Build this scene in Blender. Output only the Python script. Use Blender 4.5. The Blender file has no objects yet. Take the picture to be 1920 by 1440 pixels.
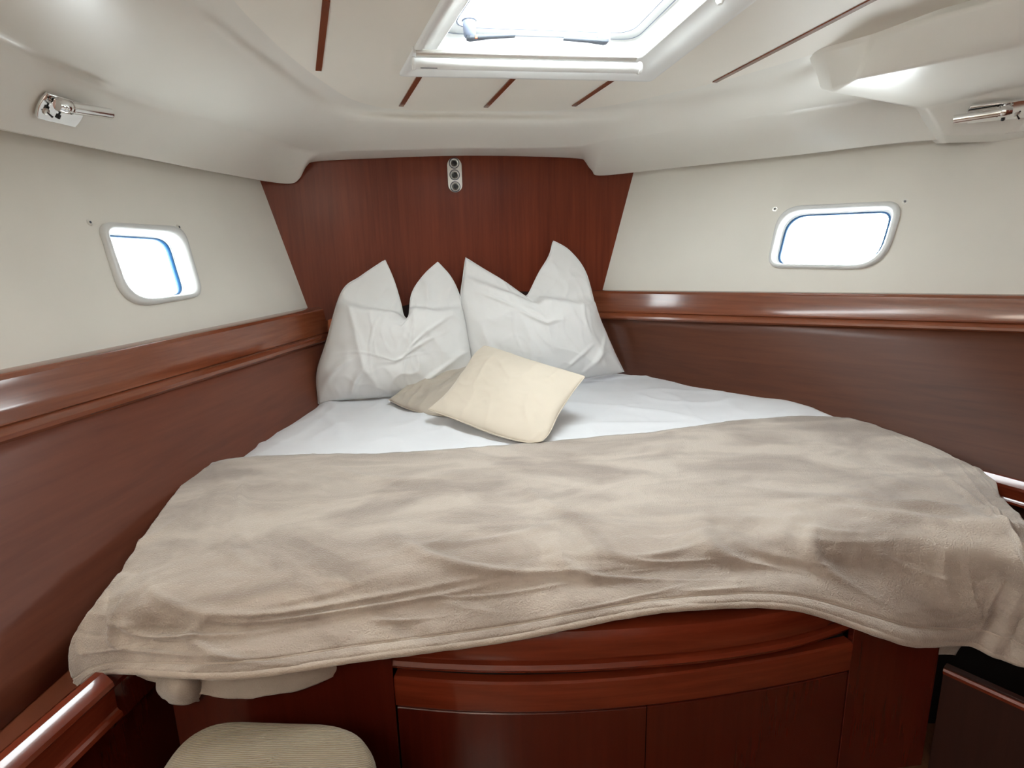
import bpy, bmesh, math, random
import numpy as np
from mathutils import Vector, Matrix, noise
from mathutils.bvhtree import BVHTree
random.seed(4)
C = bpy.context.scene.collection
ZC = 1.40                                   # eye height; the sole of the cabin is z = 0
F = 1100.0; PITCH = math.radians(12.85); ROLL = 0.025

# ------------------------------------------------------------------ camera
fwd = np.array([0, math.cos(PITCH), -math.sin(PITCH)]); X0 = np.array([1., 0, 0]); up0 = np.cross(X0, fwd)
rt = math.cos(ROLL)*X0 - math.sin(ROLL)*up0
up = math.sin(ROLL)*X0 + math.cos(ROLL)*up0
cam_d = bpy.data.cameras.new('camera'); cam = bpy.data.objects.new('camera', cam_d); C.objects.link(cam)
cam_d.sensor_width = 36; cam_d.lens = F/1920*36; cam_d.clip_start = 0.02
cam.matrix_world = Matrix(((rt[0], up[0], -fwd[0], 0), (rt[1], up[1], -fwd[1], 0), (rt[2], up[2], -fwd[2], ZC), (0, 0, 0, 1)))
bpy.context.scene.camera = cam

# ------------------------------------------------------------------ daylight
SKY = 17.0
w = bpy.data.worlds.new('sky'); bpy.context.scene.world = w; w.use_nodes = True
bg = w.node_tree.nodes['Background']; bg.inputs[0].default_value = (0.93, 0.98, 1.0, 1); bg.inputs[1].default_value = SKY
vs = bpy.context.scene.view_settings
vs.view_transform = 'Standard'; vs.look = 'None'; vs.gamma = 1.0; vs.use_curve_mapping = False
vs.exposure = 0.18
def area(name, loc, aim, sx, sy, power=0, color=(1, 1, 1), portal=False):
    l = bpy.data.lights.new(name, 'AREA'); l.shape = 'RECTANGLE'; l.size = sx; l.size_y = sy
    l.energy = power; l.color = color
    if portal: l.cycles.is_portal = True
    o = bpy.data.objects.new(name, l); C.objects.link(o); o.location = loc
    o.rotation_euler = Vector(aim).to_track_quat('-Z', 'Y').to_euler()
    return o
# warm fill light added behind the camera, not a lamp seen in the cabin
area('added_fill_light', (-0.5, -0.75, 2.0), (0.1, 0.3, -1), 0.5, 0.5, 10, (1.0, 0.86, 0.72))

# ------------------------------------------------------------------ pixel -> world helpers
def ray(x, y): return fwd + (x-960)/F*rt - (y-720)/F*up
CAM = np.array([0, 0, ZC])
def Z(x, y, z):
    d = ray(x, y); return CAM + d*z/d[2]
def D(x, y, dd):
    d = ray(x, y); return CAM + d*dd/d[1]
class Plane:
    def __init__(s, a, b, c):
        s.p = np.array(a, float); n = np.cross(np.array(b)-s.p, np.array(c)-s.p); s.n = n/np.linalg.norm(n)
        if np.dot(s.n, CAM-s.p) < 0: s.n = -s.n           # normal faces the cabin
    def hit(s, x, y, off=0.0):
        d = ray(x, y); return CAM + d*(np.dot(s.n, s.p + s.n*off - CAM)/np.dot(s.n, d))
    def off(s, o):
        q = Plane.__new__(Plane); q.n = s.n; q.p = s.p + s.n*o; return q
def nrm(v): v = np.array(v, float); return v/np.linalg.norm(v)

BULK = Plane((-1.03, 3.12, 0), (0.60, 3.45, 0), (0.60, 3.45, 1))
LW = Plane(BULK.hit(487, 337), BULK.hit(575, 572), Z(0, 243, .375))
RW = Plane(BULK.hit(1187, 327), BULK.hit(1130, 543), Z(1920, 250, .385))
CL = nrm((-0.358, 0.934, 0)); CR = nrm((0.934, 0.358, 0))     # boat centreline and athwartships
_e = Z(900, 208, .60)
CEIL = Plane(_e, _e + CR, _e + CL + np.array([0, 0, -0.055]))

# ------------------------------------------------------------------ materials
def newmat(name):
    m = bpy.data.materials.new(name); m.use_nodes = True
    return m, m.node_tree, m.node_tree.nodes['Principled BSDF']
def setp(b, **k):
    for a, v in k.items():
        a = a.replace('_', ' ')
        if a in b.inputs: b.inputs[a].default_value = v
def tex(nt, scale=(1, 1, 1), rot=(0, 0, 0)):
    tc = nt.nodes.new('ShaderNodeTexCoord'); mp = nt.nodes.new('ShaderNodeMapping')
    mp.inputs['Scale'].default_value = scale; mp.inputs['Rotation'].default_value = rot
    nt.links.new(tc.outputs['Object'], mp.inputs[0]); return mp.outputs[0]
def ramp(nt, fac, stops):
    r = nt.nodes.new('ShaderNodeValToRGB'); nt.links.new(fac, r.inputs[0])
    e = r.color_ramp.elements
    e[0].position, e[0].color = stops[0][0], (*stops[0][1], 1); e[1].position, e[1].color = stops[-1][0], (*stops[-1][1], 1)
    for p, c in stops[1:-1]:
        x = e.new(p); x.color = (*c, 1)
    return r.outputs[0]
def noi(nt, vec, scale, detail=4, rough=.5, dist=0):
    n = nt.nodes.new('ShaderNodeTexNoise'); nt.links.new(vec, n.inputs['Vector'])
    n.inputs['Scale'].default_value = scale; n.inputs['Detail'].default_value = detail
    n.inputs['Roughness'].default_value = rough; n.inputs['Distortion'].default_value = dist
    return n.outputs[0]
def bump(nt, b, h, strength, dist):
    n = nt.nodes.new('ShaderNodeBump'); n.inputs['Strength'].default_value = strength; n.inputs['Distance'].default_value = dist
    nt.links.new(h, n.inputs['Height']); nt.links.new(n.outputs[0], b.inputs['Normal'])
def wood(name, dark, light, grain=(60, 60, 2.5), rot=(0, 0, 0), rough=.3, coat=.5, crough=.12):
    m, nt, b = newmat(name)
    v = tex(nt, grain, rot); n1 = noi(nt, v, 1.0, 6, .6, .4)
    v2 = tex(nt, tuple(g*.12 for g in grain), rot); n2 = noi(nt, v2, 1.0, 3, .5, .8)
    mx = nt.nodes.new('ShaderNodeMath'); mx.operation = 'MULTIPLY_ADD'; mx.inputs[1].default_value = .55
    nt.links.new(n1, mx.inputs[0]); m2 = nt.nodes.new('ShaderNodeMath'); m2.operation = 'MULTIPLY'; m2.inputs[1].default_value = .45
    nt.links.new(n2, m2.inputs[0]); nt.links.new(m2.outputs[0], mx.inputs[2])
    c = ramp(nt, mx.outputs[0], [(.32, dark), (.68, light)])
    nt.links.new(c, b.inputs['Base Color'])
    setp(b, Roughness=rough, Coat_Weight=coat, Coat_Roughness=crough, Specular_IOR_Level=.3)
    bump(nt, b, n1, .06, .002)
    return m
def plain(name, col, rough=.5, metal=0, coat=0, var=.03, vs_=3.0, bmp=0, bs=200):
    m, nt, b = newmat(name)
    v = tex(nt); n = noi(nt, v, vs_, 3)
    c = ramp(nt, n, [(.3, tuple(x*(1-var) for x in col)), (.7, tuple(min(1, x*(1+var)) for x in col))])
    nt.links.new(c, b.inputs['Base Color']); setp(b, Roughness=rough, Metallic=metal, Coat_Weight=coat, Coat_Roughness=.18)
    if bmp: bump(nt, b, noi(nt, v, bs, 2), bmp, .001)
    return m
M = {}
M['bulk'] = wood('bulkhead_mahogany', (.115, .019, .0075), (.205, .040, .015), (55, 55, 2.2), rough=.38, coat=.16, crough=.2)
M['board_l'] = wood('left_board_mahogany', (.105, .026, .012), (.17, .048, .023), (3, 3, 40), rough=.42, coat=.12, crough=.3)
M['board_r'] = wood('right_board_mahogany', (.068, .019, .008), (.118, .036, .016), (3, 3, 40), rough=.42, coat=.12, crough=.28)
M['rail'] = wood('varnished_mahogany_rail', (.13, .032, .013), (.26, .075, .032), (3, 3, 60), rough=.22, coat=.8, crough=.1)
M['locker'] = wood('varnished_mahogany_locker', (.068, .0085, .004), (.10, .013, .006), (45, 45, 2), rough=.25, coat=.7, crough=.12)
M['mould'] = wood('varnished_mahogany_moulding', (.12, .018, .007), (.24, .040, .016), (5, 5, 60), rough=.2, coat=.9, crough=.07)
M['sole'] = wood('cabin_sole_wood', (.10, .04, .018), (.22, .10, .05), (30, 2.5, 30), rough=.35, coat=.4)
M['gel'] = plain('gelcoat_liner', (.80, .785, .73), .34, coat=.35, var=.015)
M['vinyl'] = plain('vinyl_wall_lining', (.75, .725, .66), .6, var=.035, vs_=2.5, bmp=.15, bs=500)
M['ceil'] = plain('vinyl_ceiling_panel', (.82, .785, .71), .5, var=.02, bmp=.1, bs=500)
M['white'] = plain('white_plastic', (.84, .85, .84), .28, coat=.3, var=.01)
M['pframe'] = plain('portlight_frame_plastic', (.66, .67, .66), .35, coat=.2, var=.01)
M['shade'] = wood('shade_darkened_mahogany', (.022, .006, .003), (.04, .011, .006), (45, 45, 2), rough=.6, coat=0)  # mahogany copy darkened to stand in for shade on the side locker
M['grey'] = plain('grey_plastic', (.20, .23, .31), .4, var=.03)
M['dkgrey'] = plain('dark_grey_plastic', (.06, .07, .09), .4)
M['orange'] = plain('orange_button', (.75, .16, .08), .4)
M['chrome'] = plain('chrome', (.82, .82, .82), .07, 1.0, var=.01)
M['alu'] = plain('brushed_aluminium', (.72, .70, .66), .33, .85, var=.03)
M['black'] = plain('black_shade_fill', (.004, .004, .004), .8)  # near-black standing in for deep shade in recesses and behind panels
M['blackp'] = plain('black_plastic', (.012, .012, .012), .35)
M['gasket'] = plain('blue_gasket', (.012, .075, .19), .35, var=.1)
M['headlining'] = plain('dark_rear', (.22, .12, .07), .5)
def glassmat():
    m = bpy.data.materials.new('window_glass'); m.use_nodes = True; nt = m.node_tree; nt.nodes.clear()
    o = nt.nodes.new('ShaderNodeOutputMaterial'); t = nt.nodes.new('ShaderNodeBsdfTransparent'); g = nt.nodes.new('ShaderNodeBsdfGlossy')
    g.inputs['Roughness'].default_value = .03; f = nt.nodes.new('ShaderNodeValue'); f.outputs[0].default_value = .05
    t.inputs[0].default_value = (.95, .985, .98, 1)
    x = nt.nodes.new('ShaderNodeMixShader'); nt.links.new(f.outputs[0], x.inputs[0]); nt.links.new(t.outputs[0], x.inputs[1]); nt.links.new(g.outputs[0], x.inputs[2])
    nt.links.new(x.outputs[0], o.inputs[0]); return m
M['glass'] = glassmat()
def fabric(name, c1, c2, scale, rough=.9, sheen=.3, bscale=400, bstr=.3, bdist=.001, detail=5, dist=.0, aniso=(1, 1, 1), lo=.35, hi=.65):
    m, nt, b = newmat(name)
    v = tex(nt, aniso); n = noi(nt, v, scale, detail, .55, dist)
    c = ramp(nt, n, [(lo, c1), (hi, c2)]); nt.links.new(c, b.inputs['Base Color'])
    setp(b, Roughness=rough, Sheen_Weight=sheen, Sheen_Roughness=.4, Specular_IOR_Level=.2)
    v2 = tex(nt); bump(nt, b, noi(nt, v2, bscale, 3), bstr, bdist)
    return m
M['sheet'] = fabric('white_cotton_sheet', (.76, .77, .80), (.80, .81, .84), 2, bscale=900, bstr=.08)
M['pcase'] = fabric('white_cotton_pillowcase', (.80, .80, .79), (.84, .84, .835), 2, bscale=900, bstr=.08)
M['plush'] = fabric('beige_plush_fleece', (.35, .287, .243), (.575, .495, .425), 3.4, sheen=.6, bscale=260, bstr=.9, bdist=.004, detail=9, dist=1.0, aniso=(.8, 1.5, 1.2), lo=.36, hi=.60)
M['hem'] = fabric('beige_fleece_hem', (.47, .395, .33), (.58, .495, .42), 6, sheen=.6, bscale=300, bstr=.6, bdist=.004)
M['cush'] = fabric('cream_cotton', (.66, .585, .48), (.70, .62, .515), 2, bscale=700, bstr=.1)
M['satin'] = fabric('beige_satin', (.46, .405, .34), (.53, .47, .395), 2, rough=.38, sheen=.1, bscale=700, bstr=.05)
M['matt'] = fabric('grey_mattress_ticking', (.30, .33, .36), (.36, .39, .42), 5)
def ribmat():
    m, nt, b = newmat('ribbed_beige_upholstery')
    v = tex(nt); wv = nt.nodes.new('ShaderNodeTexWave'); wv.bands_direction = 'Y'; wv.inputs['Scale'].default_value = 70; wv.inputs['Distortion'].default_value = .05
    nt.links.new(v, wv.inputs['Vector'])
    c = ramp(nt, wv.outputs[1], [(.1, (.24, .175, .105)), (.75, (.44, .355, .25))]); nt.links.new(c, b.inputs['Base Color'])
    setp(b, Roughness=.9, Sheen_Weight=.3); bump(nt, b, wv.outputs[1], .8, .004); return m
M['rib'] = ribmat()

# ------------------------------------------------------------------ mesh helpers
def tag(o, label=None, cat=None, group=None, kind=None):
    if label: o['label'] = label
    if cat: o['category'] = cat
    if group: o['group'] = group
    if kind: o['kind'] = kind
    return o
def empty(name, loc=(0, 0, 0)):
    o = bpy.data.objects.new(name, None); C.objects.link(o); o.location = Vector(loc); o.empty_display_size = .05
    return o
def link(name, me, mat, parent=None, smooth=True):
    if mat is not None: me.materials.append(M[mat])
    if smooth:
        for p in me.polygons: p.use_smooth = True
    o = bpy.data.objects.new(name, me); C.objects.link(o)
    if parent is not None:
        o.parent = parent
        if parent.location.length > 0: o.matrix_parent_inverse = Matrix.Translation(-parent.location)
        # parts are built in world coordinates
    return o
def mesh(name, v, f, mat, parent=None, smooth=True):
    me = bpy.data.meshes.new(name); me.from_pydata([tuple(map(float, p)) for p in v], [], f); me.validate()
    bm = bmesh.new(); bm.from_mesh(me); bmesh.ops.recalc_face_normals(bm, faces=bm.faces); bm.to_mesh(me); bm.free()
    return link(name, me, mat, parent, smooth)
def bmobj(name, bm, mat, parent=None, smooth=True):
    bmesh.ops.recalc_face_normals(bm, faces=bm.faces)
    me = bpy.data.meshes.new(name); bm.to_mesh(me); bm.free(); return link(name, me, mat, parent, smooth)
def sharp(o, ang=35):
    bm = bmesh.new(); bm.from_mesh(o.data)
    for e in bm.edges:
        if len(e.link_faces) == 2 and e.calc_face_angle(0) > math.radians(ang): e.smooth = False
    bm.to_mesh(o.data); bm.free(); return o
def cr(P, n):
    """Catmull-Rom refine along axis 0, n steps per span."""
    P = np.array(P, float); k = len(P); out = []
    for i in range(k-1):
        p0 = P[i-1] if i > 0 else 2*P[0]-P[1]; p1 = P[i]; p2 = P[i+1]; p3 = P[i+2] if i+2 < k else 2*P[-1]-P[-2]
        for j in range(n):
            t = j/n
            out.append(.5*((2*p1)+(-p0+p2)*t+(2*p0-5*p1+4*p2-p3)*t*t+(-p0+3*p1-3*p2+p3)*t**3))
    out.append(P[-1]); return np.array(out)
def resamp(P, n):
    """n points evenly spaced along a polyline."""
    P = np.array(P, float); d = np.r_[0, np.cumsum(np.linalg.norm(np.diff(P, axis=0), axis=1))]
    t = np.linspace(0, d[-1], n); return np.array([[np.interp(x, d, P[:, k]) for k in range(P.shape[1])] for x in t])
def gfaces(R, S, close=False):
    f = []
    for i in range(R-1):
        for j in range(S-1 if not close else S):
            f.append((i*S+j, i*S+(j+1) % S, (i+1)*S+(j+1) % S, (i+1)*S+j))
    return f
def gnorm(G):
    du = np.gradient(G, axis=0); dv = np.gradient(G, axis=1); n = np.cross(du, dv)
    return n/(np.linalg.norm(n, axis=2, keepdims=True)+1e-9)
def gobj(name, G, mat, parent=None, close=False):
    R, S, _ = G.shape; return mesh(name, G.reshape(-1, 3), gfaces(R, S, close), mat, parent)
def solid(o, t, off=-1):
    m = o.modifiers.new('thickness', 'SOLIDIFY'); m.thickness = t; m.offset = off; return o
def bevel(o, w_, seg=3):
    m = o.modifiers.new('bevel', 'BEVEL'); m.width = w_; m.segments = seg; m.limit_method = 'ANGLE'; m.angle_limit = math.radians(40); return o
def prism(name, poly, ext, mat, parent=None, bv=0, seg=3, smooth=True):
    """closed planar polygon (3D points) extruded by vector ext"""
    n = len(poly); v = [np.array(p) for p in poly]+[np.array(p)+ext for p in poly]
    f = [tuple(range(n)), tuple(range(2*n-1, n-1, -1))]+[(i, (i+1) % n, n+(i+1) % n, n+i) for i in range(n)]
    o = mesh(name, v, f, mat, parent, smooth)
    if bv: bevel(o, bv, seg)
    sharp(o, 40)
    return o
def frame_box(name, c, ax, ay, az, sx, sy, sz, mat, parent=None, bv=.002):
    """box centred at c with half axes"""
    c = np.array(c); ax, ay, az = nrm(ax)*sx/2, nrm(ay)*sy/2, nrm(az)*sz/2
    p = [c-ax-ay-az, c+ax-ay-az, c+ax+ay-az, c-ax+ay-az]
    return prism(name, p, 2*az, mat, parent, bv, 2)
def tube(name, pts, r, mat, parent=None, seg=20, caps=True, rr=None):
    pts = [np.array(p, float) for p in pts]; n = len(pts); v = []; ref = None
    for i, p in enumerate(pts):
        t = nrm(pts[min(i+1, n-1)]-pts[max(i-1, 0)])
        if ref is None: ref = np.array([0, 0, 1.]) if abs(t[2]) < .9 else np.array([1., 0, 0])
        a = nrm(ref-t*np.dot(ref, t)); ref = a; b = np.cross(t, a); q = rr[i] if rr else r
        for k in range(seg):
            an = 2*math.pi*k/seg; v.append(p+q*(a*math.cos(an)+b*math.sin(an)))
    f = gfaces(n, seg, True)
    if caps: f += [tuple(range(seg)), tuple(range(n*seg-1, (n-1)*seg-1, -1))]
    return sharp(mesh(name, v, f, mat, parent), 50)
def lathe(name, prof, c, ax, mat, parent=None, seg=28):
    """prof: (radius, height) pairs along axis ax from c"""
    ax = nrm(ax); ref = np.array([0, 0, 1.]) if abs(ax[2]) < .9 else np.array([1., 0, 0])
    a = nrm(np.cross(ax, ref)); b = np.cross(ax, a); v = []
    for r_, h in prof:
        for k in range(seg):
            an = 2*math.pi*k/seg; v.append(np.array(c)+ax*h+max(r_, 1e-4)*(a*math.cos(an)+b*math.sin(an)))
    return sharp(mesh(name, v, gfaces(len(prof), seg, True)+[tuple(range(seg)), tuple(range(len(prof)*seg-1, (len(prof)-1)*seg-1, -1))], mat, parent), 50)
def rpoly(P, R, n=8):
    """round the corners of a 2D polygon (radii per corner)"""
    out = []; k = len(P)
    for i in range(k):
        p = np.array(P[i], float); a = np.array(P[i-1], float); b = np.array(P[(i+1) % k], float)
        la, lb = np.linalg.norm(a-p), np.linalg.norm(b-p); r_ = min(R[i], .48*la, .48*lb)
        s, e = p+(a-p)/la*r_, p+(b-p)/lb*r_
        for j in range(n+1):
            t = j/n; out.append((1-t)**2*s+2*t*(1-t)*p+t*t*e)
    return out
def sweep(name, prof, path, outs, ups, mat, parent=None, caps=True):
    """prof: (outward, up) pairs; path points with outward and up vectors"""
    v = []; n = len(prof)
    for p, o_, u_ in zip(path, outs, ups):
        for a, b in prof: v.append(np.array(p)+np.array(o_)*a+np.array(u_)*b)
    f = gfaces(len(path), n, True)
    if caps: f += [tuple(range(n)), tuple(range(len(path)*n-1, (len(path)-1)*n-1, -1))]
    return sharp(mesh(name, v, f, mat, parent), 28)
def holed(name, outer, inner, mat, thick=None, parent=None):
    """flat panel between an outer polygon and inner hole loops (lists of 3D points)"""
    bm = bmesh.new(); es = []
    for loop in [outer]+inner:
        vv = [bm.verts.new(tuple(map(float, p))) for p in loop]
        es += [bm.edges.new((vv[i], vv[(i+1) % len(vv)])) for i in range(len(vv))]
    bmesh.ops.triangle_fill(bm, use_beauty=True, edges=es)
    o = bmobj(name, bm, mat, parent, False)
    if thick: solid(o, thick, 1)
    return o
def bvh(o):
    return BVHTree.FromPolygons([v.co.copy() for v in o.data.vertices], [tuple(p.vertices) for p in o.data.polygons])
def shoot(tree, x, y):
    d = Vector(ray(x, y)).normalized(); h = tree.ray_cast(Vector(CAM), d)
    n = h[1]
    if n.dot(d) > 0: n = -n
    return np.array(h[0]), np.array(n)
def fb(x, y, z, s, o=4): return noise.fractal(Vector((x*s, y*s, z*s)), .9, 2.0, o)

# ================================================================== STRUCTURE
# ---- portlight outlines (on the wall planes)
LWO = rpoly([(180, 417), (341, 426), (378, 556), (232, 581)], [26, 26, 22, 60], 8)
LWI = rpoly([(198, 430), (333, 440), (366, 549), (246, 563)], [20, 26, 20, 48], 8)
RWO = rpoly([(1462, 388), (1696, 377), (1658, 507), (1438, 502)], [44, 34, 64, 26], 8)
RWI = rpoly([(1470, 398), (1678, 388), (1646, 496), (1446, 494)], [38, 26, 52, 20], 8)
LWM = rpoly([(190, 424), (337, 433), (371, 552), (240, 571)], [20, 26, 20, 50], 8)
RWM = rpoly([(1466, 393), (1687, 382), (1652, 502), (1442, 498)], [40, 30, 58, 22], 8)

# ---- hull side linings
def side_wall(name, W, hole, pts, rear):
    o = holed(name, pts, [[W.hit(*p) for p in hole]], 'vinyl'); 
    return tag(o, kind='structure')
def ext(W, px1, px2, t):        # extend line px1->px2 on plane W beyond px2
    a, b = W.hit(*px1), W.hit(*px2); return b+(b-a)*t
lw = [BULK.hit(470, 290), BULK.hit(600, 640), ext(LW, (575, 600), (0, 800), 2.0), ext(LW, (487, 310), (0, 190), 2.6)]
lw[0] = LW.hit(485, 290); lw[1] = LW.hit(610, 620)
wl = side_wall('wall_left', LW, LWM, lw, None)
rw = [RW.hit(1180, 280), RW.hit(1092, 600), ext(RW, (1130, 600), (1920, 625), .35), ext(RW, (1187, 300), (1920, 200), .35)]
wr = side_wall('wall_right', RW, RWM, rw, None)

# ---- forward bulkhead
bp = [BULK.hit(440, 240), BULK.hit(1240, 240), BULK.hit(1128, 600), BULK.hit(1100, 548), BULK.hit(870, 545), BULK.hit(750, 575), BULK.hit(640, 590), BULK.hit(590, 610)]
wf = tag(prism('wall_front', bp, -BULK.n*.02, 'bulk', smooth=False), kind='structure')
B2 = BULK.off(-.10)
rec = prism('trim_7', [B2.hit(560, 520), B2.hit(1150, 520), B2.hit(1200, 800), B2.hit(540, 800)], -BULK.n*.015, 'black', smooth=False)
tag(rec, 'black panel standing in for the dark of the open recess behind the pillows under the bulkhead', kind='structure')

# ---- ceiling with the hatch opening
HA, HB = CEIL.hit(748, 138), CEIL.hit(1222, 148)
HX = nrm(HB-HA); HW = np.linalg.norm(HB-HA)
_l = CEIL.hit(826, 0)-HA; HY = nrm(_l-HX*np.dot(_l, HX)*.85)     # toward the stern
HN = nrm(np.cross(HX, HY)); HN = HN if HN[2] > 0 else -HN
_r = nrm(CEIL.hit(1412, 0)-HB)
HL = .98
HO = [HA, HB, HB+_r*HL, HA+nrm(_l)*HL]
def inset(Q, d):
    c = sum(Q)/4; out = []
    for i in range(4):
        a = nrm(Q[i-1]-Q[i]); b = nrm(Q[(i+1) % 4]-Q[i]); s = np.linalg.norm(np.cross(a, b)); out.append(Q[i]+(a+b)*d/s)
    return out
def rq(Q, r_, n=6):
    out = []
    for i in range(4):
        p = Q[i]; a = nrm(Q[i-1]-p); b = nrm(Q[(i+1) % 4]-p); s, e = p+a*r_, p+b*r_
        for j in range(n+1):
            t = j/n; out.append((1-t)**2*s+2*t*(1-t)*p+t*t*e)
    return out
def cpt(x, y):                                     # point of the ceiling plane above (x, y)
    n = CEIL.n; return np.array([x, y, (np.dot(n, CEIL.p)-n[0]*x-n[1]*y)/n[2]])
co = [cpt(-2.25, -1.3), cpt(2.9, -1.3), cpt(2.55, 2.1), cpt(.82, 3.55), cpt(-1.34, 3.15)]
cl = holed('ceiling', co, [inset(HO, .02)], 'ceil'); tag(cl, kind='structure')

# battens let into the ceiling
for a, b, wd in [((597, 131), (618, -60), 9), ((752, 198), (787, 141), 8), ((911, 200), (970, 138), 9), ((1076, 198), (1150, 148), 10), ((1340, 153), (1760, -66), 9)]:
    A, B = CEIL.hit(*a), CEIL.hit(*b); dr = nrm(B-A); sd = np.cross(dr, CEIL.n)
    o = prism('batten', [A-sd*.010, A+sd*.010, B+sd*.010, B-sd*.010], CEIL.n*.004-CEIL.n*0, 'rail', cl, 0, smooth=False)

# ---- moulded liner (gelcoat) : bottom edge, ridge, crease, ceiling edge
ST = [((-600, 130), (-500, -230), (-140, -420), (120, -420)),
      ((-250, 193), (-200, -60), (80, -200), (310, -200)),
      ((0, 243), (0, 66), (285, 0), (452, 0)),
      ((150, 273), (130, 132), (370, 58), (515, 70)),
      ((300, 303), (290, 197), (450, 115), (560, 112)),
      ((420, 326), (420, 234), (550, 182), (612, 152)),
      ((500, 340), (510, 264), (605, 212), (665, 185)),
      ((545, 344), (558, 280), (655, 226), (718, 200)),
      ((562, 334), (580, 284), (690, 229), (750, 204)),
      ((574, 313), (596, 284), (715, 230), (775, 206)),
      ((592, 303), (630, 283), (760, 231), (820, 208)),
      ((700, 297), (740, 281), (800, 231), (850, 208)),
      ((850, 292), (860, 278), (880, 231), (900, 208)),
      ((980, 293), (970, 278), (970, 232), (970, 208)),
      ((1082, 297), (1070, 276), (1065, 232), (1040, 206)),
      ((1098, 304), (1100, 273), (1110, 230), (1090, 203)),
      ((1110, 320), (1118, 269), (1140, 227), (1130, 199)),
      ((1124, 329), (1142, 264), (1180, 222), (1180, 190)),
      ((1200, 322), (1220, 254), (1250, 211), (1250, 174)),
      ((1320, 309), (1330, 236), (1350, 191), (1340, 153)),
      ((1500, 290), (1500, 208), (1470, 166), (1460, 118)),
      ((1650, 272), (1660, 182), (1580, 125), (1580, 82)),
      ((1800, 258), (1830, 150), (1750, 70), (1720, 40)),
      ((2000, 240), (2070, 90), (2000, -40), (1950, -60)),
      ((2300, 215), (2400, 0), (2300, -200), (2200, -200))]
def nearest(*c):              # closest hit to the camera
    return min(c, key=lambda p: np.linalg.norm(p-CAM))
cols = []
nS = len(ST)
for i, (b, rg, c_, e) in enumerate(ST):
    k = abs(i-12)/12
    Bp = nearest(*[q for q in (LW.hit(*b, off=.07), RW.hit(*b, off=.07), BULK.hit(*b, off=.03)) if q[1] > .2])
    zr = .505+.075*min(1, max(0, k-.25)/.35); zc = .572+.035*min(1, k*1.6)
    Rp = nearest(CEIL.off(.095).hit(*rg), *[q for q in (LW.hit(*rg, off=.10), RW.hit(*rg, off=.10), BULK.hit(*rg, off=.05)) if q[1] > .2])
    Cp = CEIL.off(.042).hit(*c_); Ep = CEIL.hit(*e)
    out = (LW.n if i < 8 else RW.n if i > 16 else BULK.n)
    Wp = Bp-out*.10+np.array([0, 0, .05]); b1 = Bp+(Rp-Bp)*.07
    mid = (Cp+Ep)/2+np.array([0, 0, .012])
    cols.append([Wp, Bp, b1, Bp*.22+Rp*.78, Rp, Rp*.82+Cp*.18, Cp, mid, Ep+np.array([0, 0, .002]), Ep+(Ep-Cp)*.15+np.array([0, 0, .03])])
G = cr(np.array(cols), 6)                                   # along the stations
G = np.stack([np.concatenate([[g[0]], cr(g[1:-1], 5), [g[-1]]]) for g in G])
liner = gobj('trim_1', G, 'gel')
tag(liner, 'white gelcoat moulded liner running round under the ceiling', kind='structure')
LT = bvh(liner)

# ---- raised pod of the liner, starboard side
PN = [[(1512, 98), (1537, 96), (1640, 68), (1920, -12), (2260, -110)],
      [(1536, 166), (1560, 173), (1603, 148), (1920, 86), (2260, 10)],
      [(1712, 203), (1736, 203), (1762, 196), (1920, 160), (2260, 90)],
      [(1746, 256), (1762, 254), (1778, 253), (1920, 249), (2260, 232)]]
PZ = [.60, .53, .50, .395]
def podpt(r_, k):
    x, y = PN[r_][k]; p = Z(x, y, PZ[r_]+(.0 if k < 3 else .01*(k-2)))
    if r_ == 3: p = RW.hit(x, y, off=.05)
    if r_ == 0: p = CEIL.hit(x, y)
    h = LT.ray_cast(Vector(CAM), Vector(ray(x, y)).normalized())
    if h[0] is not None:
        hb = np.array(h[0])
        t = 1.01 if k == 0 else (.99 if r_ == 0 else .975)
        q = CAM+(hb-CAM)*t
        if k == 0 or np.linalg.norm(p-CAM) > np.linalg.norm(q-CAM): p = q
    return p
pv = np.array([[podpt(r_, k) for k in range(5)] for r_ in range(4)])
lip = pv[3]-RW.n*.09+np.array([0, 0, .0]); topr = np.array([CEIL.hit(PN[0][k][0], PN[0][k][1]-6)+np.array([0, 0, .03]) for k in range(5)])
pv = np.concatenate([[topr], pv, [lip]])
pod = gobj('trim_2', pv, 'gel'); bevel(pod, .014, 4); pod.modifiers['bevel'].angle_limit = math.radians(8)
tag(pod, 'raised white gelcoat pod of the liner carrying the right lamp', kind='structure')
PT = bvh(pod)

# ---- side rails (shelf fiddles): profile (inward, up) with the face height normalised to 1
def rail(name, label, W, T0, T1, B0, B1, t0, t1, side):
    a0, a1 = W.hit(*T0, off=.065), W.hit(*T1, off=.065); b0, b1 = W.hit(*B0, off=.065), W.hit(*B1, off=.065)
    prof = [(-.085, -.02), (-.085, 0.0), (-.018, 0.0), (-.006, -.03), (.002, -.09), (.0, -.22), (-.006, -.5), (-.006, -.70), (-.002, -.74), (-.008, -.77), (.004, -.80), (.012, -.87), (.011, -.94), (.0, -1.0), (-.02, -1.0), (-.085, -.9)]
    path, outs, ups = [], [], []
    hn = nrm((W.n[0], W.n[1], 0))
    for t in np.linspace(t0, t1, 14):
        a = a0+(a1-a0)*t; b = b0+(b1-b0)*t; path.append(a); ups.append(a-b); outs.append(hn)
    o = sweep(name, prof, path, outs, ups, 'rail'); tag(o, label, kind='structure'); return o, a0, a1, b0, b1
lr = rail('trim_3', 'varnished mahogany shelf rail along the left hull side', LW, (630, 570), (0, 702), (612, 640), (0, 835), -.06, 1.5, -1)
rr_ = rail('trim_4', 'varnished mahogany shelf rail along the right hull side', RW, (1125, 545), (1920, 554), (1128, 598), (1920, 625), -.03, 1.3, 1)
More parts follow.
